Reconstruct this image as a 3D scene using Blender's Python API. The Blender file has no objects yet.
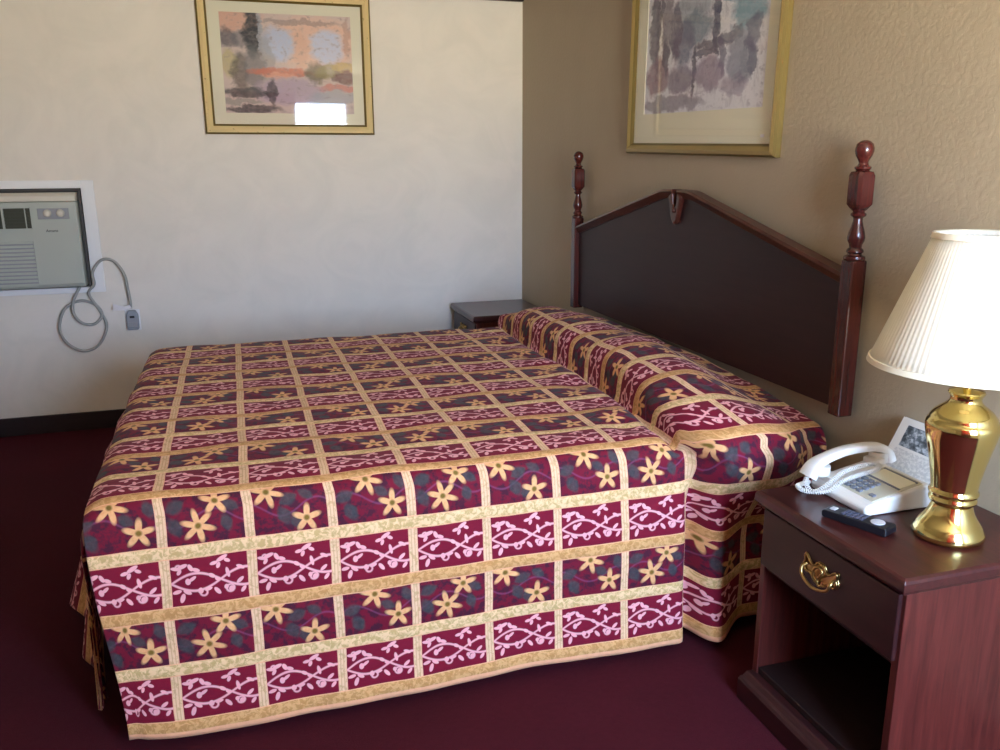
import bpy, bmesh, math, random
from mathutils import Vector, Matrix
random.seed(7)
PI = math.pi
C = bpy.context.scene.collection

# ------------------------------------------------------------------ helpers
def lin(r, g, b):
    def f(c):
        c /= 255.0
        return c / 12.92 if c <= 0.04045 else ((c + 0.055) / 1.055) ** 2.4
    return (f(r), f(g), f(b), 1.0)

def obj(name, bm, m=None, parent=None, smooth=None, bevel=0, seg=2, loc=None, rotz=0):
    me = bpy.data.meshes.new(name)
    bmesh.ops.recalc_face_normals(bm, faces=bm.faces)
    bm.to_mesh(me); bm.free()
    o = bpy.data.objects.new(name, me); C.objects.link(o)
    if m is not None:
        me.materials.append(m)
    if parent is not None:
        o.parent = parent
    if loc: o.location = loc
    if rotz: o.rotation_euler = (0, 0, rotz)
    if bevel:
        b = o.modifiers.new('bevel', 'BEVEL'); b.width = bevel; b.segments = seg; b.limit_method = 'ANGLE'; b.angle_limit = math.radians(40)
    if smooth is not None:
        for p in me.polygons: p.use_smooth = True
        if smooth < 180:
            me.set_sharp_from_angle(angle=math.radians(smooth))
    return o

def thing(name, label, cat, loc=(0, 0, 0), rotz=0, group=None):
    o = bpy.data.objects.new(name, None); C.objects.link(o)
    o.location = loc; o.rotation_euler = (0, 0, rotz); o.empty_display_size = .05
    o['label'] = label; o['category'] = cat
    if group: o['group'] = group
    return o

def tag(o, label, cat, group=None):
    o['label'] = label; o['category'] = cat
    if group: o['group'] = group
    return o

def struct(name, bm, m, **k):
    o = obj(name, bm, m, **k)
    if k.get('parent') is None: o['kind'] = 'structure'
    return o

def box(bm, x0, x1, y0, y1, z0, z1):
    v = [bm.verts.new((x, y, z)) for x in (x0, x1) for y in (y0, y1) for z in (z0, z1)]
    for f in ((0, 1, 3, 2), (4, 6, 7, 5), (0, 4, 5, 1), (2, 3, 7, 6), (0, 2, 6, 4), (1, 5, 7, 3)):
        bm.faces.new([v[i] for i in f])
    return v

def B(*bs):
    bm = bmesh.new()
    for b in bs: box(bm, *b)
    return bm

def prism(bm, poly, axis, a, b):
    """poly: list of 2-D points, extruded along axis from a to b"""
    def P(p, t):
        if axis == 'x': return (t, p[0], p[1])
        if axis == 'y': return (p[0], t, p[1])
        return (p[0], p[1], t)
    va = [bm.verts.new(P(p, a)) for p in poly]; vb = [bm.verts.new(P(p, b)) for p in poly]
    n = len(poly)
    bm.faces.new(va[::-1]); bm.faces.new(vb)
    for i in range(n):
        bm.faces.new((va[i], va[(i + 1) % n], vb[(i + 1) % n], vb[i]))

def lathe(bm, prof, c=(0, 0, 0), seg=48, cap=True, fn=None):
    rings = []
    for r, z in prof:
        ring = []
        for i in range(seg):
            a = 2 * PI * i / seg
            rr = r * (fn(a, z) if fn else 1)
            ring.append(bm.verts.new((c[0] + rr * math.cos(a), c[1] + rr * math.sin(a), c[2] + z)))
        rings.append(ring)
    for a, b in zip(rings, rings[1:]):
        for i in range(seg):
            bm.faces.new((a[i], a[(i + 1) % seg], b[(i + 1) % seg], b[i]))
    if cap:
        bm.faces.new(rings[0][::-1]); bm.faces.new(rings[-1])

def catmull(pts, n=8, closed=False):
    pts = [Vector(p) for p in pts]; out = []
    N = len(pts)
    for i in range(N if closed else N - 1):
        if closed:
            p0, p1, p2, p3 = pts[i - 1], pts[i], pts[(i + 1) % N], pts[(i + 2) % N]
        else:
            p1, p2 = pts[i], pts[i + 1]
            p0 = pts[i - 1] if i else p1 * 2 - p2
            p3 = pts[i + 2] if i + 2 < N else p2 * 2 - p1
        for k in range(n):
            t = k / n
            out.append(.5 * ((2 * p1) + (p2 - p0) * t + (2 * p0 - 5 * p1 + 4 * p2 - p3) * t * t + (3 * p1 - p0 - 3 * p2 + p3) * t ** 3))
    if not closed: out.append(pts[-1].copy())
    return out

def tube(bm, pts, r, seg=10, closed=False):
    pts = [Vector(p) for p in pts]; n = len(pts); rings = []
    t0 = (pts[1] - pts[0]).normalized()
    up = Vector((0, 0, 1)) if abs(t0.z) < .9 else Vector((1, 0, 0))
    nrm = t0.cross(up).normalized()
    for i, p in enumerate(pts):
        t = (pts[min(i + 1, n - 1)] - pts[max(i - 1, 0)])
        t = t.normalized() if t.length > 1e-9 else t0
        nrm = (nrm - t * nrm.dot(t)).normalized()
        bi = t.cross(nrm)
        rr = r[i] if isinstance(r, (list, tuple)) else r
        rings.append([bm.verts.new(p + (nrm * math.cos(2 * PI * k / seg) + bi * math.sin(2 * PI * k / seg)) * rr) for k in range(seg)])
    for a, b in zip(rings, rings[1:]):
        for k in range(seg):
            bm.faces.new((a[k], a[(k + 1) % seg], b[(k + 1) % seg], b[k]))
    if closed:
        a, b = rings[-1], rings[0]
    bm.faces.new(rings[0][::-1]); bm.faces.new(rings[-1])

# ------------------------------------------------------------------ node expressions
class X:
    """a float socket (or number) inside a node tree, with arithmetic"""
    def __init__(s, nt, v): s.nt = nt; s.v = v
    def _m(s, op, *a, clamp=False):
        n = s.nt.nodes.new('ShaderNodeMath'); n.operation = op; n.use_clamp = clamp
        for i, q in enumerate((s,) + a):
            q = q.v if isinstance(q, X) else q
            if isinstance(q, (int, float)): n.inputs[i].default_value = q
            else: s.nt.links.new(q, n.inputs[i])
        return X(s.nt, n.outputs[0])
    def __add__(s, o): return s._m('ADD', o)
    __radd__ = __add__
    def __mul__(s, o): return s._m('MULTIPLY', o)
    __rmul__ = __mul__
    def __sub__(s, o): return s._m('SUBTRACT', o)
    def __rsub__(s, o): return s._m('MULTIPLY_ADD', -1.0, o)
    def __truediv__(s, o): return s._m('DIVIDE', o)
    def madd(s, a, b): return s._m('MULTIPLY_ADD', a, b)
    def abs(s): return s._m('ABSOLUTE')
    def sin(s): return s._m('SINE')
    def cos(s): return s._m('COSINE')
    def floor(s): return s._m('FLOOR')
    def fract(s): return s._m('FRACT')
    def mod(s, o): return s._m('MODULO', o)
    def max(s, o): return s._m('MAXIMUM', o)
    def min(s, o): return s._m('MINIMUM', o)
    def lt(s, o): return s._m('LESS_THAN', o)
    def gt(s, o): return s._m('GREATER_THAN', o)
    def sqrt(s): return s._m('SQRT')
    def atan2(s, o): return s._m('ARCTAN2', o)
    def below(s, e, w):
        """soft step: 1 under e-w, 0 over e+w"""
        return ((s - e) * (-.5 / w))._m('ADD', .5, clamp=True)

class Mat:
    def __init__(s, name):
        s.m = bpy.data.materials.new(name); s.m.use_nodes = True
        s.nt = s.m.node_tree; s.nt.nodes.clear()
        s.out = s.nt.nodes.new('ShaderNodeOutputMaterial')
        s.p = s.nt.nodes.new('ShaderNodeBsdfPrincipled')
        s.link(s.p.outputs[0], s.out.inputs[0])
    def link(s, a, b): s.nt.links.new(a.v if isinstance(a, X) else a, b)
    def n(s, t): return s.nt.nodes.new(t)
    def set(s, **k):
        for key, v in k.items():
            i = s.p.inputs[key.replace('_', ' ')]
            if isinstance(v, (int, float, tuple, list)): i.default_value = v
            else: s.link(v, i)
        return s
    def coord(s, kind='Object', scale=(1, 1, 1)):
        t = s.n('ShaderNodeTexCoord'); m = s.n('ShaderNodeMapping'); m.inputs['Scale'].default_value = scale
        s.link(t.outputs[kind], m.inputs[0]); return m.outputs[0]
    def sep(s, v):
        q = s.n('ShaderNodeSeparateXYZ'); s.link(v, q.inputs[0]); return [X(s.nt, q.outputs[i]) for i in range(3)]
    def comb(s, a, b, c=0.0):
        q = s.n('ShaderNodeCombineXYZ')
        for i, e in enumerate((a, b, c)):
            if isinstance(e, (int, float)): q.inputs[i].default_value = e
            else: s.link(e, q.inputs[i])
        return q.outputs[0]
    def noise(s, vec, scale, detail=3, rough=.5, dist=0):
        q = s.n('ShaderNodeTexNoise'); q.inputs['Scale'].default_value = scale; q.inputs['Detail'].default_value = detail
        q.inputs['Roughness'].default_value = rough; q.inputs['Distortion'].default_value = dist
        s.link(vec, q.inputs['Vector']); return X(s.nt, q.outputs[0])
    def ramp(s, f, stops):
        q = s.n('ShaderNodeValToRGB'); s.link(f, q.inputs[0]); e = q.color_ramp.elements
        while len(e) < len(stops): e.new(.5)
        for k, (pos, col) in zip(e, stops): k.position = pos; k.color = col
        return q.outputs[0]
    def mix(s, f, a, b):
        q = s.n('ShaderNodeMix'); q.data_type = 'RGBA'
        for i, e in ((0, f), (6, a), (7, b)):
            if isinstance(e, X): e = e.v
            if isinstance(e, (int, float, tuple)): q.inputs[i].default_value = e
            else: s.nt.links.new(e, q.inputs[i])
        return q.outputs[2]
    def bump(s, h, strength=.3, dist=.01):
        q = s.n('ShaderNodeBump'); q.inputs['Strength'].default_value = strength; q.inputs['Distance'].default_value = dist
        s.link(h, q.inputs['Height']); s.link(q.outputs[0], s.p.inputs['Normal']); return s

def plain(name, col, rough=.5, metal=0, **k):
    M = Mat(name); M.set(Base_Color=col, Roughness=rough, Metallic=metal, **k)
    # a whisper of surface variation so that nothing is perfectly uniform
    n = M.noise(M.coord(), 60, 2)
    M.link(n * .12 + (rough - .06 if rough > .1 else rough), M.p.inputs['Roughness'])
    return M.m

def wood(name, dark, light, rough=.3, axis=2, coat=.35, scale=1.0, spec=.35):
    M = Mat(name)
    sc = [26 * scale] * 3; sc[axis] = 1.6 * scale
    v = M.coord('Object', tuple(sc))
    a = M.noise(v, 2.2, 5, .62, .6); b = M.noise(v, 9, 3, .6)
    f = a * .75 + b * .25
    M.set(Base_Color=M.ramp(f, [(.34, dark), (.66, light)]), Roughness=rough, Coat_Weight=coat, Coat_Roughness=.18, Specular_IOR_Level=spec)
    M.bump(f, .06, .002)
    return M.m

# ------------------------------------------------------------------ materials
def mat_wall_far():
    M = Mat('cream_skip_trowel_plaster')
    v = M.coord('Object')
    a = M.noise(v, 3.2, 5, .6, 1.2); b = M.noise(v, 14, 4, .6, .6)
    col = M.mix(a.below(.5, .12), lin(234, 229, 220), lin(227, 223, 214))
    M.set(Base_Color=col, Roughness=M.n('ShaderNodeValue').outputs[0])
    M.link((a * .5 + b * .3 + .25), M.p.inputs['Roughness'])
    M.bump(a * .6 + b * .4, .25, .006)
    return M.m

def mat_wall_right():
    M = Mat('tan_orange_peel_paint')
    v = M.coord('Object')
    a = M.noise(v, 55, 3, .55, .3); b = M.noise(v, 5, 3, .5)
    c = a.below(.47, .1)
    M.set(Base_Color=M.mix(b, lin(170, 155, 130), lin(178, 163, 138)), Roughness=.55, Specular_IOR_Level=.4)
    M.bump(c * -1.0 + b * .3, .13, .003)
    return M.m

def mat_carpet():
    M = Mat('burgundy_carpet')
    v = M.coord('Object')
    a = M.noise(v, 420, 2, .7); b = M.noise(v, 2.2, 3, .6); c = M.noise(v, 60, 3, .6)
    f = a * .5 + b * .3 + c * .2
    M.set(Base_Color=M.ramp(f, [(.3, lin(46, 9, 17)), (.7, lin(77, 20, 33))]), Roughness=.95, Specular_IOR_Level=.15)
    M.set(Sheen_Weight=.12, Sheen_Roughness=.5, Sheen_Tint=lin(150, 60, 80))
    M.bump(a * .7 + c * .3, .6, .006)
    return M.m

def mat_bedspread():
    M = Mat('patchwork_quilted_bedspread')
    nt = M.nt
    uv = M.n('ShaderNodeUVMap'); uv.uv_map = 'pattern'
    U, V, _ = M.sep(uv.outputs[0])
    # slight drift of the seams
    w = M.noise(uv.outputs[0], 7, 2, .5)
    U = U + (w - .5) * .008
    w2 = M.noise(uv.outputs[0], 9.3, 2, .5)
    V = V + (w2 - .5) * .005
    PU, PV, SH, SV = .20, .15, .034, .0235      # column pitch, row pitch, strip widths
    V = (V - .012).max(.001)
    kv = V / PV
    row = kv.floor(); fv = kv.fract() * PV
    ku = (U - (.489 - SV * .5)) / PU
    col = ku.floor(); fu = ku.fract() * PU
    isH = fv.lt(SH); isV = fu.lt(SV)
    # cell coordinates, both in units of the cell height, x running towards the head
    CH = PV - SH; CW = (PU - SV)
    cy = (fv - SH) / CH
    cx = (CW + SV - fu) / CH                    # 0..1.52
    A = CW / CH
    odd = (row * .5).fract().gt(.25)            # flowers on the odd rows
    # ---- scrolling vine
    ph = cx * (2 * PI * .78 / A)
    wv = ph.sin() * .19
    d1 = ((cy - .48) - wv).abs(); d2 = ((cy - .48) + wv).abs()
    vine = d1.min(d2).below(.026, .012)
    S = A / 1.0
    def ell(x, y, rx, ry, ang, soft=.18):
        c, s_ = math.cos(ang), math.sin(ang)
        dx = cx - x; dy = cy - y
        p = dx.madd(c / rx, 0.0) + dy * (s_ / rx)
        q = dx.madd(-s_ / ry, 0.0) + dy * (c / ry)
        return (p * p + q * q).below(1.0, soft)
    leaves = [(.10, .80, .085, .030, -.2), (.24, .84, .10, .035, .35), (.17, .72, .06, .03, 1.0),
              (.40, .80, .075, .035, 2.0), (.50, .74, .075, .032, -.4),
              (.86, .84, .07, .03, .2), (1.02, .92, .11, .035, .5), (.94, .78, .06, .03, 1.2), (1.12, .86, .06, .03, -.5),
              (.33, .50, .05, .055, 0), (.42, .55, .08, .028, .6),
              (.80, .58, .07, .032, -.6), (.90, .50, .05, .028, -.9), (1.12, .60, .035, .085, .2),
              (.10, .30, .08, .032, .2), (.20, .16, .09, .036, 1.25), (.30, .28, .08, .034, -.6),
              (.56, .28, .05, .05, 0), (.72, .30, .07, .026, .3), (.90, .24, .085, .034, -.9), (1.08, .30, .04, .04, 0),
              (1.18, .24, .05, .05, 0), (1.36, .40, .08, .03, .7), (1.38, .68, .08, .03, -.5), (1.42, .20, .07, .03, .9)]
    for L in leaves:
        e = ell(L[0], L[1], L[2] * 1.12, L[3] * 1.3, L[4])
        vine = vine.max(e)
    def curl(x, y, r):
        dx = cx - x; dy = cy - y
        return ((dx * dx + dy * dy).sqrt() - r).abs().below(.020, .012)
    vine = vine.max(curl(.62, .24, .07)).max(curl(1.16, .26, .075)).max(curl(.16, .82, .05))
    magen = lin(120, 18, 44)
    vcol = M.mix(vine, magen, lin(236, 172, 176))
    # ---- flowers
    m3 = (col + 300.0).mod(3.0)
    isA = m3.lt(.5); isC = (m3 - 1.0).abs().lt(.5); isB = m3.gt(1.5)
    def sel(a, b, c): return isA * a + isB * b + isC * c
    def star(px, py, R, k, rot, floor_=.36):
        dx = cx - px; dy = cy - py
        r = (dx * dx + dy * dy).sqrt()
        th = dy.atan2(dx) + rot
        pet = (th * (k / 2.0)).cos().abs()
        pet = pet * pet
        rr = pet * (1 - floor_) + floor_
        return (r / (rr * R)).below(1.0, .14), r
    s1, r1 = star(sel(.62, .30, .70), sel(.36, .90, .92), .34, 6, .3)
    s2, r2 = star(sel(1.00, 1.08, 1.20), sel(.84, .26, .34), .30, 5, 1.0)
    def lf(a, b, c, rx, ry, ang):
        cc, ss = math.cos(ang), math.sin(ang)
        dx = cx - sel(a[0], b[0], c[0]); dy = cy - sel(a[1], b[1], c[1])
        p = dx * (cc / rx) + dy * (ss / rx); q = dx * (-ss / ry) + dy * (cc / ry)
        return (p * p * .9 + q.abs() * 1.0).below(1.0, .3)
    teal = lf((.20, .78), (.72, .70), (.18, .60), .20, .13, .4)
    teal = teal.max(lf((.16, .38), (.62, .36), (.30, .26), .14, .20, .5))
    teal = teal.max(lf((1.28, .72), (1.10, .78), (.98, .62), .17, .11, -.6))
    teal = teal.max(lf((1.18, .36), (.86, .22), (1.42, .80), .12, .17, .3))
    nz = M.noise(uv.outputs[0], 42, 3, .6)
    nz2 = M.noise(uv.outputs[0], 90, 3, .6)
    base = M.mix(nz.below(.48, .06), lin(114, 20, 44), lin(72, 26, 46))
    wav = ((cy - .52) - ((cx * 4.3 + col * 1.7).sin() * .16)).abs().below(.022, .015)
    base = M.mix(wav * .45, base, lin(140, 76, 116))
    leafc = M.mix(nz2, lin(30, 38, 42), lin(82, 88, 90))
    fcol = M.mix(teal * .8, base, leafc)
    petal = M.mix(nz2, lin(208, 138, 84), lin(246, 200, 144))
    f_ = s1.max(s2)
    fcol = M.mix(f_, fcol, petal)
    fcol = M.mix(r1.min(r2).below(.06, .02), fcol, lin(120, 96, 40))
    cell = M.mix(odd, vcol, fcol)
    # ---- strips
    hn = M.noise(uv.outputs[0], 75, 3, .65, .8)
    alt = M.mix(odd, lin(190, 140, 84), lin(236, 202, 154))
    alt2 = M.mix(odd, lin(216, 168, 112), lin(200, 168, 112))
    hcol = M.mix(hn.below(.5, .06), alt, alt2)
    edge = (fv - SH * .5).abs().gt(SH * .5 - .0028)
    hcol = M.mix(edge * .8, hcol, lin(240, 178, 140))
    ve = (fu - SV * .5).abs()
    vline = (ve - SV * .17).abs().lt(.0011)
    vc = M.mix(hn.below(.45, .05), lin(232, 196, 156), lin(206, 172, 126))
    vc = M.mix(vline * .7, vc, lin(198, 150, 110))
    vc = M.mix(ve.gt(SV * .5 - .002) * .7, vc, lin(236, 164, 140))
    c = M.mix(isV, cell, vc)
    c = M.mix(isH, c, hcol)
    M.set(Base_Color=c, Roughness=.8, Specular_IOR_Level=.2, Sheen_Weight=.06, Sheen_Roughness=.4)
    # quilting: each patch puffs up between its seams
    hv = ((fv - SH) / CH * PI).sin().max(0.0).sqrt()
    hu = ((fu - SV) / CW * PI).sin().max(0.0).sqrt()
    hs = (fv / SH * PI).sin().max(0.0)
    puff = (hv * hu) * (1 - isH) + isH * hs * .5 + vine * .0
    thr = M.noise(uv.outputs[0], 300, 2, .6)
    M.bump(puff + thr * .10 + nz * .3, .55, .006)
    return M.m

def painted(name, base, blobs, scale=1.0, streak=None, wash=0.0, soft=.38, lines=.0):
    """watercolour: soft warped patches of colour on paper; coordinates 0..1 across and up the print"""
    M = Mat(name)
    uv = M.n('ShaderNodeUVMap'); uv.uv_map = 'print'
    U, V, _ = M.sep(uv.outputs[0])
    n1 = M.noise(uv.outputs[0], 7 * scale, 4, .65); n2 = M.noise(M.comb(V + 3.1, U + 1.7), 8 * scale, 4, .65)
    n3 = M.noise(uv.outputs[0], 22 * scale, 4, .7)
    x = U + (n1 - .5) * .16; y = V + (n2 - .5) * .16
    c = base
    for (bx, by, rx, ry, col, st) in blobs:
        p = (x - bx) / rx; q = (y - by) / ry
        f = (p * p + q * q).below(1.0, soft) * (n3 * 1.1 + .38)._m('MINIMUM', 1.0) * st
        c = M.mix(f, c, col)
    if wash: c = M.mix(wash, c, lin(232, 236, 242))
    n4 = M.noise(M.comb(U * 2.6, V * .8 + 7.0), 8 * scale, 4, .7, .6)
    d = n3.below(.40, .05).max(n4.below(.45, .04) * n1.gt(.46) * lines)
    c = M.mix(d * .35, c, streak or lin(90, 88, 100))
    M.set(Base_Color=c, Roughness=.8)
    return M.m

def glass_mat():
    M = Mat('picture_glass'); nt = M.nt
    nt.nodes.remove(M.p)
    tr = M.n('ShaderNodeBsdfTransparent'); gl = M.n('ShaderNodeBsdfGlossy'); gl.inputs['Roughness'].default_value = .03
    lw = M.n('ShaderNodeLayerWeight'); lw.inputs[0].default_value = .5
    f = X(nt, lw.outputs['Facing'])._m('POWER', 5.0) * .5 + .022      # thin pane: symmetric Schlick reflectance
    mx = M.n('ShaderNodeMixShader'); M.link(f, mx.inputs[0]); M.link(tr.outputs[0], mx.inputs[1]); M.link(gl.outputs[0], mx.inputs[2])
    M.link(mx.outputs[0], M.out.inputs[0]); return M.m

M_far = mat_wall_far(); M_right = mat_wall_right(); M_carpet = mat_carpet(); M_spread = mat_bedspread()
M_ceil = plain('ceiling_white', lin(214, 206, 192), .8)
M_dark_trim = wood('dark_trim_wood', lin(26, 14, 14), lin(44, 26, 24), .5, 0, .1)
M_base = plain('dark_vinyl_baseboard', lin(34, 20, 24), .6)
M_mahog = wood('mahogany_side', lin(62, 22, 18), lin(94, 38, 32), .42, 2, .15)
M_mahog_top = wood('mahogany_top', lin(48, 18, 17), lin(72, 29, 27), .3, 1, .3)
M_mahog_dark = wood('mahogany_front', lin(40, 17, 18), lin(52, 23, 24), .42, 1, .12)
M_inside = wood('mahogany_inside_shade', lin(24, 10, 10), lin(34, 14, 14), .6, 1, .0)  # darker copy of the mahogany, the shade of the interior painted in
M_panel = wood('headboard_panel_dark', lin(42, 20, 23), lin(50, 26, 28), .5, 1, .05)
M_post = wood('headboard_post_cherry', lin(54, 20, 18), lin(86, 32, 26), .26, 2, .6)
M_rail = wood('headboard_rail', lin(60, 26, 20), lin(88, 44, 32), .34, 1, .4)
M_brass = plain('polished_brass', lin(240, 220, 146), .12, 1)
M_antique = plain('antique_brass', lin(186, 160, 104), .3, 1)
M_gold = plain('gilt_frame', lin(244, 222, 164), .3, .35)
M_gold_dull = plain('gilt_frame_dull', lin(168, 146, 92), .4, .5)
M_gilt_shadow = plain('gilt_frame_edge_shade', lin(122, 104, 56), .4, .4)  # darker olive gilt for the frame edges, moulding shade put into the colour
M_mat_board = plain('mat_board', lin(222, 220, 200), .8)
M_mat_cream = plain('mat_board_cream', lin(240, 238, 214), .8)
M_glass = glass_mat()
M_white_plastic = plain('white_plastic', lin(232, 230, 224), .35)
M_phone_inset = plain('phone_inset_beige', lin(196, 192, 172), .45)
M_key_grey = plain('key_grey', lin(120, 124, 134), .5)
M_black = plain('black_plastic', lin(20, 20, 26), .35)
M_silver = plain('silver_print', lin(190, 192, 200), .4)
M_remote_label = plain('remote_keys', lin(84, 86, 104), .5)
M_ac = plain('ac_beige_plastic', lin(180, 188, 180), .5)
M_ac_pale = plain('ac_pale_cap', lin(214, 210, 196), .5)
M_ac_dark = plain('ac_louver_dark', lin(66, 68, 54), .6)
M_ac_panel = plain('ac_control_panel', lin(150, 154, 160), .45)
M_gap = plain('ac_sleeve_grey', lin(70, 68, 68), .7)
M_trim_white = plain('white_painted_trim', lin(240, 242, 244), .5)
M_cord = plain('grey_cord', lin(160, 162, 158), .5)
M_plug = plain('grey_plug', lin(150, 156, 164), .5)
M_tag = plain('white_tag', lin(236, 234, 236), .6)
M_curtain = None
def mat_curtain():
    M = Mat('red_curtain_cloth'); tl = M.n('ShaderNodeBsdfTranslucent'); tl.inputs[0].default_value = lin(180, 64, 54)
    M.set(Base_Color=lin(170, 62, 52), Roughness=.9)
    mx = M.n('ShaderNodeMixShader'); mx.inputs[0].default_value = .18
    M.link(M.p.outputs[0], mx.inputs[1]); M.link(tl.outputs[0], mx.inputs[2]); M.link(mx.outputs[0], M.out.inputs[0])
    return M.m
M_curtain = mat_curtain()
M_mattress = plain('mattress_ticking', lin(206, 202, 196), .9)

# shade: pleated fabric that lets light through
def mat_shade():
    M = Mat('pleated_shade_fabric'); nt = M.nt
    tl = M.n('ShaderNodeBsdfTranslucent'); tl.inputs[0].default_value = lin(250, 244, 226)
    M.set(Base_Color=lin(250, 246, 234), Roughness=.7)
    mx = M.n('ShaderNodeMixShader'); mx.inputs[0].default_value = .4
    M.link(M.p.outputs[0], mx.inputs[1]); M.link(tl.outputs[0], mx.inputs[2]); M.link(mx.outputs[0], M.out.inputs[0])
    return M.m
M_shade = mat_shade()
M_shade_trim = plain('shade_trim_tape', lin(238, 230, 206), .7)

# ------------------------------------------------------------------ room
XL, YF, ZC = -4.3, -5.55, 2.42
bm = B((XL, 0, YF, 0, -.1, 0)); struct('floor', bm, M_carpet)
bm = B((XL, 0, YF, 0, ZC, ZC + .1)); struct('ceiling', bm, M_ceil)
# far wall with the opening for the air conditioner
AX0, AX1, AZ0, AZ1 = -3.16, -2.412, .785, 1.296
bm = B((XL, AX0, 0, .12, 0, ZC), (AX1, 0, 0, .12, 0, ZC), (AX0, AX1, 0, .12, 0, AZ0), (AX0, AX1, 0, .12, AZ1, ZC))
struct('wall_far', bm, M_far)
bm = B((0, .12, YF, .12, 0, ZC)); struct('wall_right', bm, M_right)
bm = B((XL - .12, XL, YF, .12, 0, ZC)); struct('wall_left', bm, M_far)
# front wall, behind the camera: one wide window beside the headboard wall
WX0, WX1, WZ0, WZ1 = -2.05, -.26, .72, 2.15
bm = B((XL, WX0, YF - .12, YF, 0, ZC), (WX1, .12, YF - .12, YF, 0, ZC),
       (WX0, WX1, YF - .12, YF, 0, WZ0), (WX0, WX1, YF - .12, YF, WZ1, ZC))
struct('wall_front', bm, M_far)
# window frame with mullion
bm = B((WX0, WX0 + .05, YF - .09, YF - .03, WZ0, WZ1), (WX1 - .05, WX1, YF - .09, YF - .03, WZ0, WZ1),
       (WX0, WX1, YF - .09, YF - .03, WZ0, WZ0 + .05), (WX0, WX1, YF - .09, YF - .03, WZ1 - .05, WZ1),
       (-1.1, -1.05, YF - .09, YF - .03, WZ0, WZ1))
struct('window_1', bm, M_trim_white)
# curtain drawn over the left part of the window
def curtain(x0, x1, n, name, label):
    bm = bmesh.new(); N = n * 12; prev = None
    for i in range(N + 1):
        t = i / N; x = x0 + (x1 - x0) * t; y = YF + .09 + .028 * math.sin(t * n * 2 * PI) + .006 * math.sin(t * n * 5.3)
        a = bm.verts.new((x, y, .12)); b = bm.verts.new((x, y - .012 * math.sin(t * n * 2 * PI), 2.2))
        if prev: bm.faces.new((prev[0], a, b, prev[1]))
        prev = (a, b)
    o = obj(name, bm, M_curtain, smooth=180); s = o.modifiers.new('s', 'SOLIDIFY'); s.thickness = .004
    tag(o, label, 'curtain'); return o
curtain(-2.3, -.90, 13, 'curtain', 'dark red pleated curtain drawn across the window behind the viewer')

struct('baseboard_far', B((XL, 0, -.014, 0, 0, .1)), M_base, bevel=.004)
struct('baseboard_right', B((-.014, 0, YF, -.014, 0, .1)), M_base, bevel=.004)
struct('trim_1', B((XL, 0, -.03, 0, 2.301, 2.345)), M_dark_trim, bevel=.006)
# white surround of the air conditioner opening
tw = .062
bm = B((AX0 - tw, AX0, -.012, 0, AZ0 - .03, AZ1 + .04), (AX1, AX1 + tw, -.012, 0, AZ0 - .03, AZ1 + .04), (AX0, AX1, -.012, 0, AZ1, AZ1 + .04), (AX0, AX1, -.012, 0, AZ0 - .03, AZ0))
struct('trim_2', bm, M_trim_white, bevel=.003)

# ------------------------------------------------------------------ air conditioner
ac = thing('air_conditioner', 'beige through-wall air conditioner with louvers and two knobs in white surround', 'air conditioner', (-2.79, 0, .785))
ox, oz = -2.79, .785
def L(x0, x1, y0, y1, z0, z1): return (x0 - ox, x1 - ox, y0, y1, z0 - oz, z1 - oz)
X0, X1, Z0, Z1, YA = -3.13, -2.432, .797, 1.232, -.09
bm = bmesh.new()
# side profile slightly sloped, front plate
prism(bm, [(.10, Z0 - oz), (YA + .012, Z0 - oz), (YA, Z0 - oz + .02), (YA, Z1 - oz), (.10, Z1 - oz)], 'x', X0 - ox, X1 - ox)
obj('front_panel', bm, M_ac, ac, bevel=.006)
bm = bmesh.new()
prism(bm, [(.10, 1.234 - oz), (YA + .004, 1.234 - oz), (YA + .006, 1.262 - oz), (YA + .03, 1.276 - oz), (.10, 1.276 - oz)], 'x', X0 - ox, X1 - ox)
obj('top_cap', bm, M_ac_pale, ac, bevel=.004)
obj('sleeve', B(L(AX0 + .002, AX1 - .002, .015, .118, AZ0 + .002, AZ1 - .002)), M_gap, ac)
obj('sleeve_flange', B(L(AX1 - .014, AX1 - .003, -.03, .02, AZ0 + .01, AZ1 - .01), L(AX0, AX1 - .003, -.02, .02, AZ1 - .012, AZ1 - .003)), M_gap, ac)
# outlet louver, dark with fine horizontal blades and a divider
bm = B(L(-3.05, -2.645, YA - .004, YA + .004, 1.103, 1.203))
obj('louver_recess', bm, M_ac_dark, ac, bevel=.002)
bm = bmesh.new()
for i in range(6):
    z = 1.112 + i * .0165
    v = box(bm, *L(-3.045, -2.65, YA - .012, YA - .003, z, z + .004))
obj('louver_blades', bm, M_ac_dark, ac)
bm = B(L(-2.772, -2.762, YA - .013, YA - .002, 1.103, 1.203), L(-2.668, -2.664, YA - .013, YA - .002, 1.103, 1.203), L(-3.055, -2.642, YA - .010, YA, 1.203, 1.208), L(-3.055, -2.642, YA - .010, YA, 1.098, 1.103))
obj('louver_frame', bm, M_ac, ac)
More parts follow.
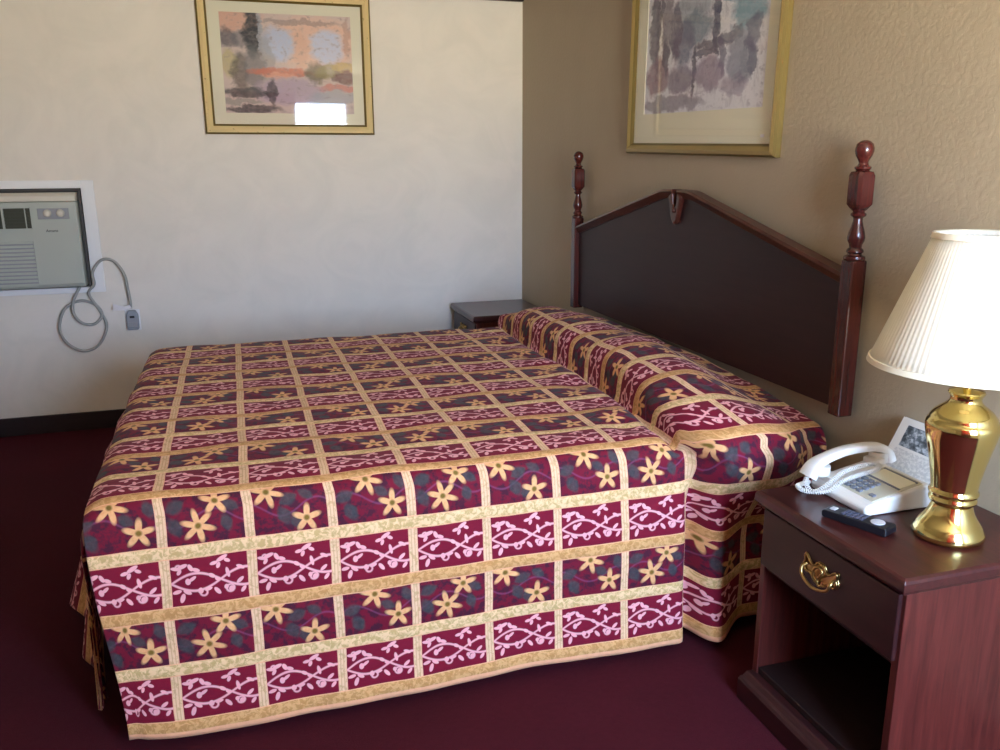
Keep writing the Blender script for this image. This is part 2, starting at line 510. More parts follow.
# intake grille of narrow raised slats
bm = bmesh.new()
for i in range(12):
    z = .812 + i * .0195
    box(bm, *L(-3.09, -2.648, YA - .007, YA + .002, z, z + .0115))
obj('intake_grille', bm, M_ac, ac, bevel=.001)
obj('grille_shadow_gap', B(L(-3.09, -2.648, YA - .0012, YA + .002, .812, 1.035)), M_ac_panel, ac)
obj('control_panel', B(L(-2.612, -2.468, YA - .004, YA + .004, 1.146, 1.2)), M_ac_panel, ac, bevel=.002)
for kx in (-2.566, -2.506):
    bm = bmesh.new(); lathe(bm, [(.019, 0), (.018, .010), (.013, .016), (.006, .018)], seg=24)
    bmesh.ops.rotate(bm, verts=bm.verts, matrix=Matrix.Rotation(PI / 2, 3, 'X'))
    bmesh.ops.translate(bm, verts=bm.verts, vec=(kx - ox, YA - .003, 1.176 - oz))
    kn = obj('knob', bm, M_ac_pale, ac, smooth=40)
# small dark maker's badge
fc = bpy.data.curves.new('badge_text', 'FONT'); fc.body = 'Amana'; fc.size = .020; fc.extrude = .0006; fc.align_x = 'CENTER'
fo = bpy.data.objects.new('tmp', fc); C.objects.link(fo); bpy.context.view_layer.update()
me = bpy.data.meshes.new_from_object(fo.evaluated_get(bpy.context.evaluated_depsgraph_get())); bpy.data.objects.remove(fo)
bd = bpy.data.objects.new('badge', me); C.objects.link(bd); me.materials.clear(); me.materials.append(M_black)
bd.parent = ac; bd.rotation_euler = (PI / 2, 0, 0); bd.location = (-2.555 - ox, YA - .001, 1.082 - oz)

# its power cord, looped and plugged in
loopA = [(-2.476, 0.780), (-2.51, 0.712), (-2.512, 0.645), (-2.475, 0.595), (-2.42, 0.589), (-2.381, 0.637), (-2.414, 0.694), (-2.485, 0.714), (-2.557, 0.674), (-2.59, 0.581), (-2.566, 0.498), (-2.492, 0.447), (-2.414, 0.473), (-2.366, 0.568), (-2.388, 0.651), (-2.433, 0.749)]
arc = [(-2.400, 0.80), (-2.400, 0.865), (-2.351, 0.926), (-2.291, 0.917), (-2.249, 0.848), (-2.239, 0.767), (-2.234, 0.70), (-2.233, .665)]
pts = [(-2.47, -.03, .790)]
for i, (x, z) in enumerate(loopA): pts.append((x, -.030 - .012 * math.sin(i * .8), z))
pts += [(x, -.034 if i < 7 else -.045, z) for i, (x, z) in enumerate(arc)]
bm = bmesh.new(); tube(bm, catmull(pts, 8), .0075, 10)
tag(obj('power_cord', bm, M_cord, smooth=60), 'grey power cord looped below the air conditioner and running to the outlet', 'cord')
out = thing('wall_outlet', 'pale outlet plate with grey plug on the far wall beside the cord', 'outlet', (-2.233, 0, .6))
obj('plate', B((-.037, .037, -.006, 0, -.062, .052)), M_trim_white, out, bevel=.003)
bm = bmesh.new()
prism(bm, [(-.030, -.05), (-.024, -.056), (.024, -.056), (.030, -.05), (.030, .025), (.018, .05), (-.018, .05), (-.030, .025)], 'y', -.038, -.006)
pl = obj('plug', bm, M_plug, out, bevel=.005)
obj('reset_button', B((-.012, .012, -.041, -.036, .010, .022)), M_black, pl, bevel=.002)
obj('plug_rib', B((-.026, .026, -.041, -.036, -.022, -.012), (-.022, .022, -.041, -.036, -.042, -.036)), M_plug, pl, bevel=.002)
bm = bmesh.new()
prism(bm, [(-.088, .058), (-.085, .094), (-.03, .076), (-.004, .086), (.004, .068), (-.03, .056)], 'y', -.052, -.050)
obj('cord_tag', bm, M_tag, out)

# ------------------------------------------------------------------ framed prints
def sheet_uv(bm, a, b, c, d):
    vs = [bm.verts.new(p) for p in (a, b, c, d)]
    f = bm.faces.new(vs); lay = bm.loops.layers.uv.new('print')
    for l, uv in zip(f.loops, ((0, 0), (1, 0), (1, 1), (0, 1))): l[lay].uv = uv

def picture(name, label, w, h, fw, ml, mr, mb, mt, frame_m, mat_m, art, glass=True):
    """built facing -Y, origin at its lower middle on the wall; w,h outer size"""
    t = thing(name, label, 'picture')
    pr = [(0, 0), (0, .018), (fw * .17, .026), (fw * .45, .030), (fw * .80, .022), (fw, .013), (fw, 0)]   # (inset, depth)
    bm = bmesh.new(); rings = []
    for ins, dep in pr:
        rings.append([bm.verts.new((x, -dep, z)) for x, z in ((-w / 2 + ins, ins), (w / 2 - ins, ins), (w / 2 - ins, h - ins), (-w / 2 + ins, h - ins))])
    for q, (a, b) in enumerate(zip(rings, rings[1:] + rings[:1])):
        for i in range(4):
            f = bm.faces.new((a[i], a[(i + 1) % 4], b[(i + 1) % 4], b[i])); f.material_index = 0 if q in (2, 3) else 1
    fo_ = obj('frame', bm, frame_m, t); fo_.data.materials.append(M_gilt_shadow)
    obj('backing_board', B((-w / 2 + fw * .5, w / 2 - fw * .5, -.004, -.001, fw * .5, h - fw * .5)), mat_m, t)
    x0, x1, z0, z1 = -w / 2 + fw + ml, w / 2 - fw - mr, fw + mb, h - fw - mt
    # mat with a cut window
    bm = B((-w / 2 + fw * .9, x0, -.008, -.0045, fw * .9, h - fw * .9), (x1, w / 2 - fw * .9, -.008, -.0045, fw * .9, h - fw * .9),
           (x0, x1, -.008, -.0045, fw * .9, z0), (x0, x1, -.008, -.0045, z1, h - fw * .9))
    obj('mat', bm, mat_m, t)
    bm = bmesh.new(); sheet_uv(bm, (x0 - .002, -.0055, z0 - .002), (x1 + .002, -.0055, z0 - .002), (x1 + .002, -.0055, z1 + .002), (x0 - .002, -.0055, z1 + .002))
    o = obj('print', bm, art, t)
    bm = B((-w / 2 + fw * .95, w / 2 - fw * .95, -.0125, -.0105, fw * .95, h - fw * .95))
    obj('glass', bm, M_glass, t)
    return t

art1 = painted('watercolour_garden_pool', lin(206, 190, 186), [
    (.12, .95, .2, .14, lin(214, 168, 148), .8), (.70, .72, .36, .26, lin(232, 190, 168), .7),
    (.43, .70, .13, .17, lin(186, 198, 224), 1), (.80, .68, .13, .17, lin(196, 204, 228), 1), (.6, .62, .05, .2, lin(220, 180, 160), .8),
    (.05, .76, .08, .10, lin(78, 78, 92), .8), (.16, .74, .08, .07, lin(110, 110, 120), .7), (.05, .5, .06, .14, lin(186, 176, 120), .7),
    (.24, .82, .07, .26, lin(62, 66, 74), 1), (.30, .80, .02, .22, lin(170, 176, 190), .8), (.13, .42, .07, .2, lin(84, 82, 80), .8), (.24, .45, .07, .22, lin(110, 112, 118), .8), (.34, .5, .05, .3, lin(150, 150, 156), .6),
    (.45, .42, .25, .05, lin(204, 120, 100), .9), (.42, .38, .12, .04, lin(226, 170, 150), .8),
    (.70, .42, .08, .1, lin(96, 92, 70), .8), (.80, .44, .1, .07, lin(150, 142, 90), .7), (.93, .48, .1, .06, lin(186, 160, 90), .8), (.94, .38, .1, .06, lin(110, 70, 74), .8),
    (.90, .27, .2, .04, lin(200, 120, 110), .7), (.5, .22, .28, .13, lin(176, 160, 186), .8), (.84, .16, .2, .08, lin(160, 166, 180), .7),
    (.18, .21, .2, .05, lin(74, 80, 84), .9), (.12, .12, .16, .03, lin(150, 152, 146), .8), (.2, .04, .22, .04, lin(70, 74, 80), .9), (.36, .2, .03, .14, lin(60, 60, 66), .8),
    (.6, .92, .3, .03, lin(110, 104, 112), .5), (.96, .8, .03, .2, lin(170, 130, 120), .5)])
p1 = picture('framed_landscape_print', 'gold framed watercolour garden pond print hanging on the far cream wall', .895, .715, .052, .060, .055, .058, .052, M_gold, M_mat_board, art1)
p1.location = (-1.327, -.001, 1.568)
art2 = painted('watercolour_blue_terrace', lin(240, 242, 250), [
    (.3, .95, .2, .12, lin(204, 198, 200), .8), (.12, .86, .12, .10, lin(84, 66, 120), 1), (.3, .84, .08, .05, lin(70, 56, 100), .7),
    (.9, .84, .10, .12, lin(120, 176, 190), 1), (.74, .66, .12, .07, lin(96, 164, 186), .9), (.85, .52, .12, .10, lin(110, 164, 184), .9),
    (.42, .62, .16, .09, lin(160, 176, 190), .8), (.45, .5, .14, .10, lin(116, 140, 166), .9), (.5, .8, .2, .1, lin(214, 204, 222), .8), (.35, .42, .10, .14, lin(96, 104, 140), .9),
    (.08, .55, .05, .24, lin(90, 78, 104), .9), (.20, .55, .05, .22, lin(120, 106, 130), .8), (.28, .5, .04, .2, lin(88, 74, 108), .8),
    (.62, .5, .035, .18, lin(72, 74, 110), 1), (.6, .38, .14, .04, lin(66, 60, 96), .9), (.74, .42, .08, .04, lin(70, 66, 104), .8),
    (.12, .24, .11, .12, lin(150, 112, 136), .9), (.2, .36, .03, .12, lin(80, 66, 100), .9), (.68, .3, .03, .12, lin(90, 84, 124), .8), (.9, .26, .03, .1, lin(80, 76, 112), .8), (.54, .33, .1, .02, lin(66, 60, 96), .9), (.14, .7, .02, .12, lin(70, 56, 88), .9), (.46, .24, .02, .16, lin(60, 54, 84), .9), (.34, .2, .12, .08, lin(112, 96, 134), .8),
    (.58, .22, .12, .09, lin(140, 120, 156), .8), (.82, .28, .1, .14, lin(130, 138, 162), .8), (.25, .06, .3, .05, lin(110, 98, 126), .7), (.78, .14, .1, .05, lin(140, 126, 160), .6), (.9, .4, .05, .1, lin(96, 96, 130), .8)],
    streak=lin(84, 80, 120), lines=.6, soft=.3, wash=.12)
p2 = picture('framed_terrace_print', 'gold framed blue and violet watercolour print hanging above the headboard', 1.075, .86, .042, .082, .066, .115, .075, M_gold_dull, M_mat_cream, art2)
p2.location = (-.001, -2.0, 1.436); p2.rotation_euler = (0, 0, -PI / 2)
p2.rotation_euler = (0, .025, -PI / 2)
obj('corner_sticker', B((.44, .46, -.0145, -.013, .062, .072)), M_tag, p2)

# ------------------------------------------------------------------ headboard
YC = -1.972; HW = .9955
hb = thing('headboard', 'dark mahogany headboard with turned posts mounted on the tan wall', 'headboard', (-.03, YC, .7))
def half_top(side):
    pts = [(HW, .398), (.75, .455), (.50, .513), (.25, .571), (.16, .592), (.125, .600), (.09, .605), (.045, .606)]
    return [(side * a, b) for a, b in pts]
hz = .7
# silhouette, from +y post to the -y post, with the drop notch in the middle
notch = [(.030, .575), (.026, .530), (.030, .515)]
topR = half_top(1) + [(.016, .606), (.015, .555), (.008, .546)]
poly = topR + [(-a, b) for a, b in reversed(topR)]
poly = [(a, b - 0) for a, b in poly] + [(-HW, .015), (HW, .015)]
bm = bmesh.new(); prism(bm, [(a, b) for a, b in poly], 'x', -.012, .010)
obj('panel', bm, M_panel, hb, bevel=.002)
# shaped top rail following the gable on each side of the notch, ending in a scroll
for s in (1, -1):
    path = half_top(s) + [(s * .020, .606)]
    path = catmull([(0, a, b) for a, b in path], 5)
    bm = bmesh.new(); w = .030; rings = []
    for i, p in enumerate(path):
        t = (path[min(i + 1, len(path) - 1)] - path[max(i - 1, 0)]).normalized()
        nn = Vector((0, -t.z, t.y))
        if nn.z < 0 or (abs(nn.z) < .2): nn = -nn if nn.z < 0 else nn
        out_ = Vector((0, -t.z, t.y)) * (1 if s > 0 else -1)     # outward of the panel
        if out_.z < 0: out_ = -out_
        k = 1.0
        a = p + out_ * .004; b = p - out_ * w * k
        rings.append([bm.verts.new((x, q.y, q.z)) for x, q in ((.012, a), (-.030, a), (-.034, a * .72 + b * .28), (-.026, a * .4 + b * .6), (-.018, b), (.012, b))])
    for a, b in zip(rings, rings[1:]):
        for i in range(6): bm.faces.new((a[i], a[(i + 1) % 6], b[(i + 1) % 6], b[i]))
    bm.faces.new(rings[0][::-1]); bm.faces.new(rings[-1])
    obj('top_rail', bm, M_rail, hb, smooth=35)
# drop ornament in the notch
bm = bmesh.new()
prism(bm, [(-.050, .585), (-.018, .598), (-.013, .552), (0, .542), (.013, .552), (.018, .598), (.050, .585), (.036, .545), (.020, .495), (0, .478), (-.020, .495), (-.036, .545)], 'x', -.030, .006)
dr = obj('drop_ornament', bm, M_rail, hb, bevel=.006, seg=3)
bm = bmesh.new(); bmesh.ops.create_uvsphere(bm, u_segments=14, v_segments=10, radius=.009); bmesh.ops.translate(bm, verts=bm.verts, vec=(-.032, -.004, .532))
obj('ornament_bead', bm, M_rail, dr, smooth=180)
# side stile moulding between panel and post is part of the post
for s in (1, -1):
    w = .024
    bm = B((-.036, .012, s * HW - w, s * HW + w, 0, .446))
    post = obj('post', bm, M_post, hb, bevel=.004)
    prof = [(.027, .446), (.029, .450), (.028, .456), (.020, .460), (.018, .464), (.023, .468), (.022, .474), (.0165, .480), (.017, .488), (.022, .498), (.0235, .508), (.021, .522),
            (.016, .538), (.0125, .552), (.0125, .560), (.020, .566), (.021, .571), (.015, .576), (.018, .582)]
    bm = bmesh.new(); lathe(bm, prof, (-.013, s * HW, 0), 24)
    # chamfered octagonal block
    h = .027; c_ = .008
    octo = [(h, h - c_), (h - c_, h), (-h + c_, h), (-h, h - c_), (-h, -h + c_), (-h + c_, -h), (h - c_, -h), (h, -h + c_)]
    lv = []
    for sc, z in ((.55, .580), (.72, .586), (1, .597), (1, .672), (.86, .682), (.5, .686)):
        lv.append([bm.verts.new((-.013 + a * sc, s * HW + b * sc, z)) for a, b in octo])
    for a, b in zip(lv, lv[1:]):
        for i in range(8): bm.faces.new((a[i], a[(i + 1) % 8], b[(i + 1) % 8], b[i]))
    bm.faces.new(lv[0][::-1]); bm.faces.new(lv[-1])
    prof = [(.014, .684), (.021, .690), (.022, .695), (.014, .700), (.012, .706), (.015, .714), (.021, .724), (.0245, .736), (.0245, .744), (.021, .755), (.013, .762), (.004, .765)]
    lathe(bm, prof, (-.013, s * HW, 0), 24)
    obj('finial', bm, M_post, post, smooth=35)

# ------------------------------------------------------------------ bed under its spread
bed = thing('bed', 'wide bed standing against the tan wall, hidden under the patchwork bedspread', 'bed', (-1.05, -1.955, 0))
obj('mattress', B((-.93, .98, -.87, .87, .36, .60)), M_mattress, bed, bevel=.05, seg=4)
obj('box_spring', B((-.93, .98, -.84, .84, .15, .355)), M_mattress, bed, bevel=.02)
for x in (-.85, .85):
    for y in (-.8, .8):
        obj('leg', B((x - .03, x + .03, y - .03, y + .03, 0, .15)), M_black, bed, bevel=.004)

# ------------------------------------------------------------------ bedspread
def sm(a, b, x):
    t = min(1, max(0, (x - a) / (b - a))); return t * t * (3 - 2 * t)
def wob(x, y, s):   # smooth pseudo noise
    return (math.sin(x * 7.1 * s + 1.3) * math.cos(y * 6.3 * s + .7) + .6 * math.sin(x * 13.7 * s - y * 9.1 * s + 2.1) + .35 * math.sin(y * 21 * s + x * 5 * s)) / 1.95
YN, YFR = -2.885, -1.03        # near and far edges of the mattress top
XFT = -2.055
def seam(y):                    # where the spread is tucked in front of the pillows
    t = (y - YFR) / (YN - YFR)
    return -.465 - .035 * max(0, t) ** 2 + .012 * math.sin(y * 5)
def pill(x, y):                 # pillow height above the mattress
    xs = seam(y); d = x - xs    # distance behind the seam
    if d <= 0: return 0.0
    L_ = -.05 - xs
    t = d / L_
    a = (1 - (1 - min(1, t / .36)) ** 2) ** .5 if t < .36 else 1
    nr = sm(-2.1, -2.9, y)
    b = 1 - (.62 + .25 * nr) * sm(.42 - .12 * nr, 1.0, t)
    return a * b
NC = 0
def section(x):
    """near hem -> over the top -> far hem, in (y,z)"""
    xs = seam(YN); p = sm(0, .10, x - xs) * (1 - .85 * sm(-.26, -.06, x))           # pillow region at the near side
    pz = sm(-.02, .05, x - xs)
    rec = sm(-.37, -.27, x)                              # drape recedes behind the loose fold
    lobe = math.exp(-((x + .395) / .035) ** 2)            # loose fold beside the pillow
    valley = math.exp(-((x + .464) / .023) ** 2)
    f1 = .003 * math.sin(x * 5.0 + .4) + .001 * math.sin(x * 19 + 1)
    hem = YN - .060 + f1 * 1.2 - .030 * lobe + .085 * valley + .05 * rec + .015 * sm(-1.9, -2.06, x)
    mid = YN - .045 + f1 - .020 * lobe + .085 * valley + .03 * rec
    up = YN - .030 + f1 * .5 - .012 * lobe + .075 * valley + .02 * rec
    hz_ = .038 + .004 * math.sin(x * 5.1) + .02 * rec + .003 * math.sin(x * 11.3)
    ped = lambda a, b: a + (b - a) * p
    P = [(hem, hz_), (mid - .002, .20), (mid, .36),
         (ped(up, YN - .080), ped(.50, .48)), (ped(YN - .018, YN - .120), ped(.575, .565)), (ped(YN - .004, YN - .136), ped(.612, .615)),
         (ped(YN + .020, YN - .118), ped(.637, .665)), (ped(YN + .08, YN - .03), ped(.645, .70))]
    far = YFR
    Q = [(ped(far - .08, far - .06), ped(.645, .70)), (ped(far - .02, far + .06), ped(.637, .68)), (ped(far + .004, far + .10), ped(.612, .63)), (far + .03, .52), (far + .045, .36), (far + .05, .20), (far + .06, .04)]
    ya, yb = P[-1][0], Q[0][0]
    mid_pts = []
    for i in range(1, 12):
        y = ya + (yb - ya) * i / 12
        z = .647 + .006 * math.sin((i / 12) * PI)
        hh = .135 * pill(x, y) * (.80 + .20 * math.sin(min(1, max(0, (i / 12))) * PI) - .10 * math.exp(-((y - YC) / .10) ** 2))
        endf = 1 - .42 * math.exp(-((y - ya) / .15) ** 2) - .35 * math.exp(-((y - yb) / .10) ** 2)
        mid_pts.append((y, z + hh * endf))
    # near points get their own pillow height in x as well
    ht = pill(x, YN)
    if x > xs:
        P[-1] = (P[-1][0], .645 + .072 * ht); P[-2] = (P[-2][0], .637 + .045 * ht)
        hf = pill(x, YFR); Q[0] = (Q[0][0], .645 + .07 * hf)
    pts = catmull([(0, a, b) for a, b in P + mid_pts + Q], 10)
    return pts
def resample(pts, n):
    d = [0]
    for a, b in zip(pts, pts[1:]): d.append(d[-1] + (b - a).length)
    T = d[-1]; out_ = []; j = 0
    for i in range(n + 1):
        t = T * i / n
        while j < len(d) - 2 and d[j + 1] < t: j += 1
        k = (t - d[j]) / max(1e-9, d[j + 1] - d[j])
        out_.append((pts[j].lerp(pts[j + 1], min(1, k)), t))
    return out_
# x stations, tight at the tuck
xsn = []
x = -.035
while x > XFT:
    xsn.append(x); x -= .008 if x > -.72 else .016
xsn.append(XFT)
NS = 300
def build_spread():
    bm = bmesh.new(); lay = bm.loops.layers.uv.new('pattern')
    grid = []; uvs = {}
    def cross(sec, f):
        for (p, t), (q, t2) in zip(sec, sec[1:]):
            a, b = f(p), f(q)
            if a <= 0 < b: return t + (t2 - t) * (-a) / (b - a)
    def knots(sec): return cross(sec, lambda p: p.z - .47), cross(sec, lambda p: p.y + 2.35)
    ref = resample(section(-1.2), NS); RA, RB = knots(ref)
    def remap(t, a, b):
        if t < a: return t * RA / a
        if t < b: return RA + (t - a) * (RB - RA) / (b - a)
        return RB + t - b
    # arc length along x over the top, measured from the foot
    def ztop(x): return .65 + .135 * pill(x, -2.2)
    arc_ = {}
    a = -XFT; xs_ = list(reversed(xsn)); px = xs_[0]; arc_[px] = -XFT
    for q in xs_[1:]:
        a -= math.hypot(q - px, ztop(q) - ztop(px)); arc_[q] = a; px = q
    for x in xsn:
        sec = resample(section(x), NS); col = []
        # rows stay level on the hanging side; the cloth stretches over the pillow end up to the anchor on top
        zt_, za_ = knots(sec)
        sec = [(p, remap(t, zt_, za_)) for p, t in sec]
        for i, (p, t) in enumerate(sec):
            y, z = p.y, p.z; xx = x
            top = sm(.60, .645, z)
            pl_ = 0 if x < seam(y) else 1
            z += top * .0045 * wob(x, y, 1.6) * (1 if not pl_ else 1.2)
            # puckers running along the tuck and soft sags
            z -= top * .028 * math.exp(-((x - seam(y) + .004) / .020) ** 2)
            z += top * (1 - pl_) * .007 * math.exp(-((x - seam(y) + .09) / .05) ** 2) * math.sin(y * 26)
            d_ = (x - seam(y)) / .14
            if 0 < d_ < 1: xx -= .030 * top * 4 * d_ * (1 - d_)          # the roll leans over its tuck
            # foot edge rolls over
            if x < XFT + .05:
                k = (XFT + .05 - x) / .05; z -= top * .02 * k * k
            if top < .5 and y < -2:      # side drape: narrow ripples
                y += .0014 * math.sin(x * 31 + z * 9) * (1 - top)
                if x < XFT + .10: xx = x + (.045 * sm(.60, .05, z)) * sm(XFT + .10, XFT, x)
            v = bm.verts.new((xx, y, z)); col.append(v)
            u = -x if x < -.62 else None
            tt = sm(.5, .66, z)
            uu = (-x) * (1 - tt) + arc_[x] * tt
            uvs[v] = (tt, t)
        grid.append(col)
    for i in range(NS + 1):
        a = -XFT; q0 = grid[-1][i]
        for g, x in zip(reversed(grid), reversed(xsn)):
            q = g[i]; a -= math.hypot(q.co.x - q0.co.x, q.co.z - q0.co.z); q0 = q
            tt, t = uvs[q]; uvs[q] = ((-x) * (1 - tt) + a * tt, t)
    def quad(a, b, c, d):
        f = bm.faces.new((a, b, c, d)); f.smooth = True
        for l in f.loops: l[lay].uv = uvs[l.vert]
    for A_, B_ in zip(grid, grid[1:]):
        for i in range(NS): quad(A_[i], A_[i + 1], B_[i + 1], B_[i])
    # foot drape, hanging from the top part of the last station
    last = grid[-1]
    idx = [i for i, v in enumerate(last) if v.co.z > .585]
    i0, i1 = idx[0], idx[-1]
    top_row = [last[i] for i in range(i0, i1 + 1)]
    n = 44; prev = top_row
    LEN = .60
    for k in range(1, n + 1):
        s_ = LEN * k / n; rowv = []
        for j, tv in enumerate(top_row):
            y = tv.co.y; fr = j / (len(top_row) - 1)
            fold = math.sin(fr * 2 * PI * 5.5 + .6)
            cn = math.exp(-fr / .05)                       # near corner
            flare = .012 + (.17 * sm(.0, .5, fr) + .025 * fold * sm(.05, .3, fr) + .02) * (s_ / .6) + .005 * math.sin(fr * 37)
            dx = -flare * sm(0, .10, s_)
            dy = .30 * cn * s_ + .02 * sm(0, .5, s_) * math.cos(fr * 2 * PI * 5.5)
            dz = -(s_ - .012 * sm(0, .1, s_))
            v = bm.verts.new((tv.co.x + dx, y + dy, max(.03, tv.co.z + dz))); uvs[v] = (-XFT + s_, uvs[tv][1])
            rowv.append(v)
        for j in range(len(top_row) - 1): quad(prev[j], prev[j + 1], rowv[j + 1], rowv[j])
        prev = rowv
    me = bpy.data.meshes.new('bedspread'); bm.normal_update(); bm.to_mesh(me); bm.free()
    o = bpy.data.objects.new('bedspread', me); C.objects.link(o); me.materials.append(M_spread)
    s = o.modifiers.new('thickness', 'SOLIDIFY'); s.thickness = .009; s.offset = 1
    if sum(p.normal.z for p in me.polygons) < 0:
        me.flip_normals()
    s.offset = -1
    return o
sp = build_spread()
tag(sp, 'burgundy and gold patchwork bedspread with flower and vine patches covering the bed', 'bedspread')

# ------------------------------------------------------------------ nightstands
def nightstand(name, label):
    """origin on the floor at the wall, middle of its width; front faces -x"""
    t = thing(name, label, 'nightstand', group='matching nightstands')
    W = .515; D = .45; H = .6; hw = W / 2
    tp = [(-D, -hw), (-D, hw), (0, hw), (0, -hw)]
    bm = bmesh.new(); rings = []
    for ins, z in ((.012, H - .040), (.010, H - .034), (.001, H - .030), (0, H - .024), (.001, H - .010), (.004, H - .004), (.010, H)):
        rings.append([bm.verts.new((min(-.0, x + ins) if x < 0 else x - .0, y - ins * (1 if y > 0 else -1), z)) for x, y in tp])
    for a, b in zip(rings, rings[1:]):
        for i in range(4): bm.faces.new((a[i], a[(i + 1) % 4], b[(i + 1) % 4], b[i]))
    bm.faces.new(rings[0][::-1]); bm.faces.new(rings[-1])
    obj('top', bm, M_mahog_top, t, bevel=.0015)
    fx = -D + .022
    for s in (-1, 1):
        y0, y1 = (-hw + .014, -hw + .034) if s < 0 else (hw - .034, hw - .014)
        obj('side_panel', B((fx + .001, -.004, y0, y1, .06, H - .040)), M_mahog, t, bevel=.0015)
        yy = (-hw + .034, -hw + .058) if s < 0 else (hw - .058, hw - .034)
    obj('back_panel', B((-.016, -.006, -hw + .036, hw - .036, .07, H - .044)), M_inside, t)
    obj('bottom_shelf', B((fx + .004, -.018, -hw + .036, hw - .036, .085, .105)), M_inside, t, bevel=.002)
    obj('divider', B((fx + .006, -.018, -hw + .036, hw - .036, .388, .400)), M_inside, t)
    # drawer with a lipped front
    bm = B((fx - .008, fx + .010, -hw + .024, hw - .024, .402, H - .044))
    d = obj('drawer', bm, M_mahog_dark, t, bevel=.004, seg=3)
    # brass bail pull with shaped back plate
    hx = fx - .010
    bm = bmesh.new()
    up = [(0, .030), (.012, .028), (.020, .018), (.034, .016), (.050, .030), (.060, .030), (.058, .014), (.062, .002), (.052, -.012), (.036, -.010), (.022, -.022), (.008, -.026), (0, -.032)]
    pl_ = up + [(-a, b) for a, b in reversed(up[1:-1])]
    pl_ = [(p.y, p.z) for p in catmull([(0, a, b) for a, b in pl_], 3, True)]
    prism(bm, [(a, b + .485) for a, b in pl_], 'x', hx - .0, hx + .003)
    hp = obj('handle_plate', bm, M_antique, d, bevel=.001)
    # scrolled raised rim
    bm = bmesh.new(); tube(bm, [(hx - .003, a * .93, .485 + b * .9) for a, b in pl_ + pl_[:1]], .0028, 6)
    tube(bm, catmull([(hx - .004, .002, .466), (hx - .007, .014, .474), (hx - .009, .016, .490), (hx - .008, .004, .504), (hx - .006, -.010, .498), (hx - .009, -.006, .484), (hx - .006, .003, .476)], 5), .0035, 6)
    obj('handle_scroll', bm, M_antique, d, smooth=180)
    bm = bmesh.new()
    tube(bm, catmull([(hx - .002, -.046, .494), (hx - .014, -.050, .486), (hx - .018, -.044, .470), (hx - .020, -.022, .460), (hx - .021, 0, .457), (hx - .020, .022, .460), (hx - .018, .044, .470), (hx - .014, .050, .486), (hx - .002, .046, .494)], 5), .004, 8)
    obj('handle_bail', bm, M_antique, d, smooth=180)
    # plinth
    bm = bmesh.new(); rings = []
    tp2 = [(-D - .012, -hw + .002), (-D - .012, hw - .002), (-.004, hw - .002), (-.004, -hw + .002)]
    for ins, z in ((0, 0), (0, .058), (.004, .066), (.010, .070), (.016, .082), (.020, .085)):
        rings.append([bm.verts.new((x + ins if x < -.1 else x, y - ins * (1 if y > 0 else -1) * .7, z)) for x, y in tp2])
    for a, b in zip(rings, rings[1:]):
        for i in range(4): bm.faces.new((a[i], a[(i + 1) % 4], b[(i + 1) % 4], b[i]))
    bm.faces.new(rings[0][::-1]); bm.faces.new(rings[-1])
    obj('plinth', bm, M_mahog_dark, t, bevel=.0015)
    return t
ns = nightstand('nightstand', 'mahogany nightstand with brass handled drawer carrying the brass lamp and telephone')
def copy_tree(o, parent=None):
    c = o.copy(); C.objects.link(c)
    if parent is not None: c.parent = parent
    for ch in list(o.children): copy_tree(ch, c)
    return c
ns.location = (-.001, -3.43, 0)
ns2 = copy_tree(ns); ns2.location = (-.016, -.29, 0)
ns2['label'] = 'empty mahogany nightstand in the far room corner behind the bed'

# ------------------------------------------------------------------ lamp
lx, ly, lz = -.206, -3.545, .601
lamp = thing('table_lamp', 'polished brass urn table lamp with white pleated shade on the near nightstand', 'lamp', (lx, ly, lz))
prof = [(.066, 0), (.072, .004), (.0735, .012), (.072, .020), (.068, .026), (.0665, .031), (.062, .038), (.054, .050), (.047, .064), (.0425, .078), (.041, .086), (.044, .090), (.048, .094), (.0485, .100), (.046, .104), (.0455, .108), (.049, .111), (.0505, .116), (.050, .120), (.0465, .124),
        (.047, .130), (.050, .155), (.056, .190), (.063, .225), (.069, .252), (.0725, .272), (.073, .284), (.070, .294), (.066, .298), (.066, .303), (.058, .315), (.046, .326), (.036, .334), (.031, .342), (.0305, .350), (.034, .356), (.0365, .361), (.035, .365), (.024, .368), (.010, .371)]
bm = bmesh.new(); lathe(bm, [(r, z * .915) for r, z in prof], seg=72)
obj('base', bm, M_brass, lamp, smooth=50)
bm = bmesh.new(); lathe(bm, [(.009, .33), (.009, .43), (.017, .432), (.017, .49), (.012, .495)], seg=20)
obj('socket', bm, M_brass, lamp, smooth=40)
bm = bmesh.new(); lathe(bm, [(.012, .495), (.016, .51), (.028, .54), (.030, .56), (.024, .585), (.006, .60)], seg=24)
obj('bulb', bm, M_white_plastic, lamp, smooth=180)
NP = 96
def pleat(a, z): return 1 + .0018 * math.sin(a * NP)
Z0s, Z1s, R0s, R1s = .390, .664, .199, .098
bm = bmesh.new()
pr_ = [(R0s + (R1s - R0s) * t, Z0s + (Z1s - Z0s) * t) for t in [i / 8 for i in range(9)]]
lathe(bm, pr_, seg=NP * 6, cap=False, fn=pleat)
sh = obj('shade', bm, M_shade, lamp, smooth=180)
so = sh.modifiers.new('s', 'SOLIDIFY'); so.thickness = .0012
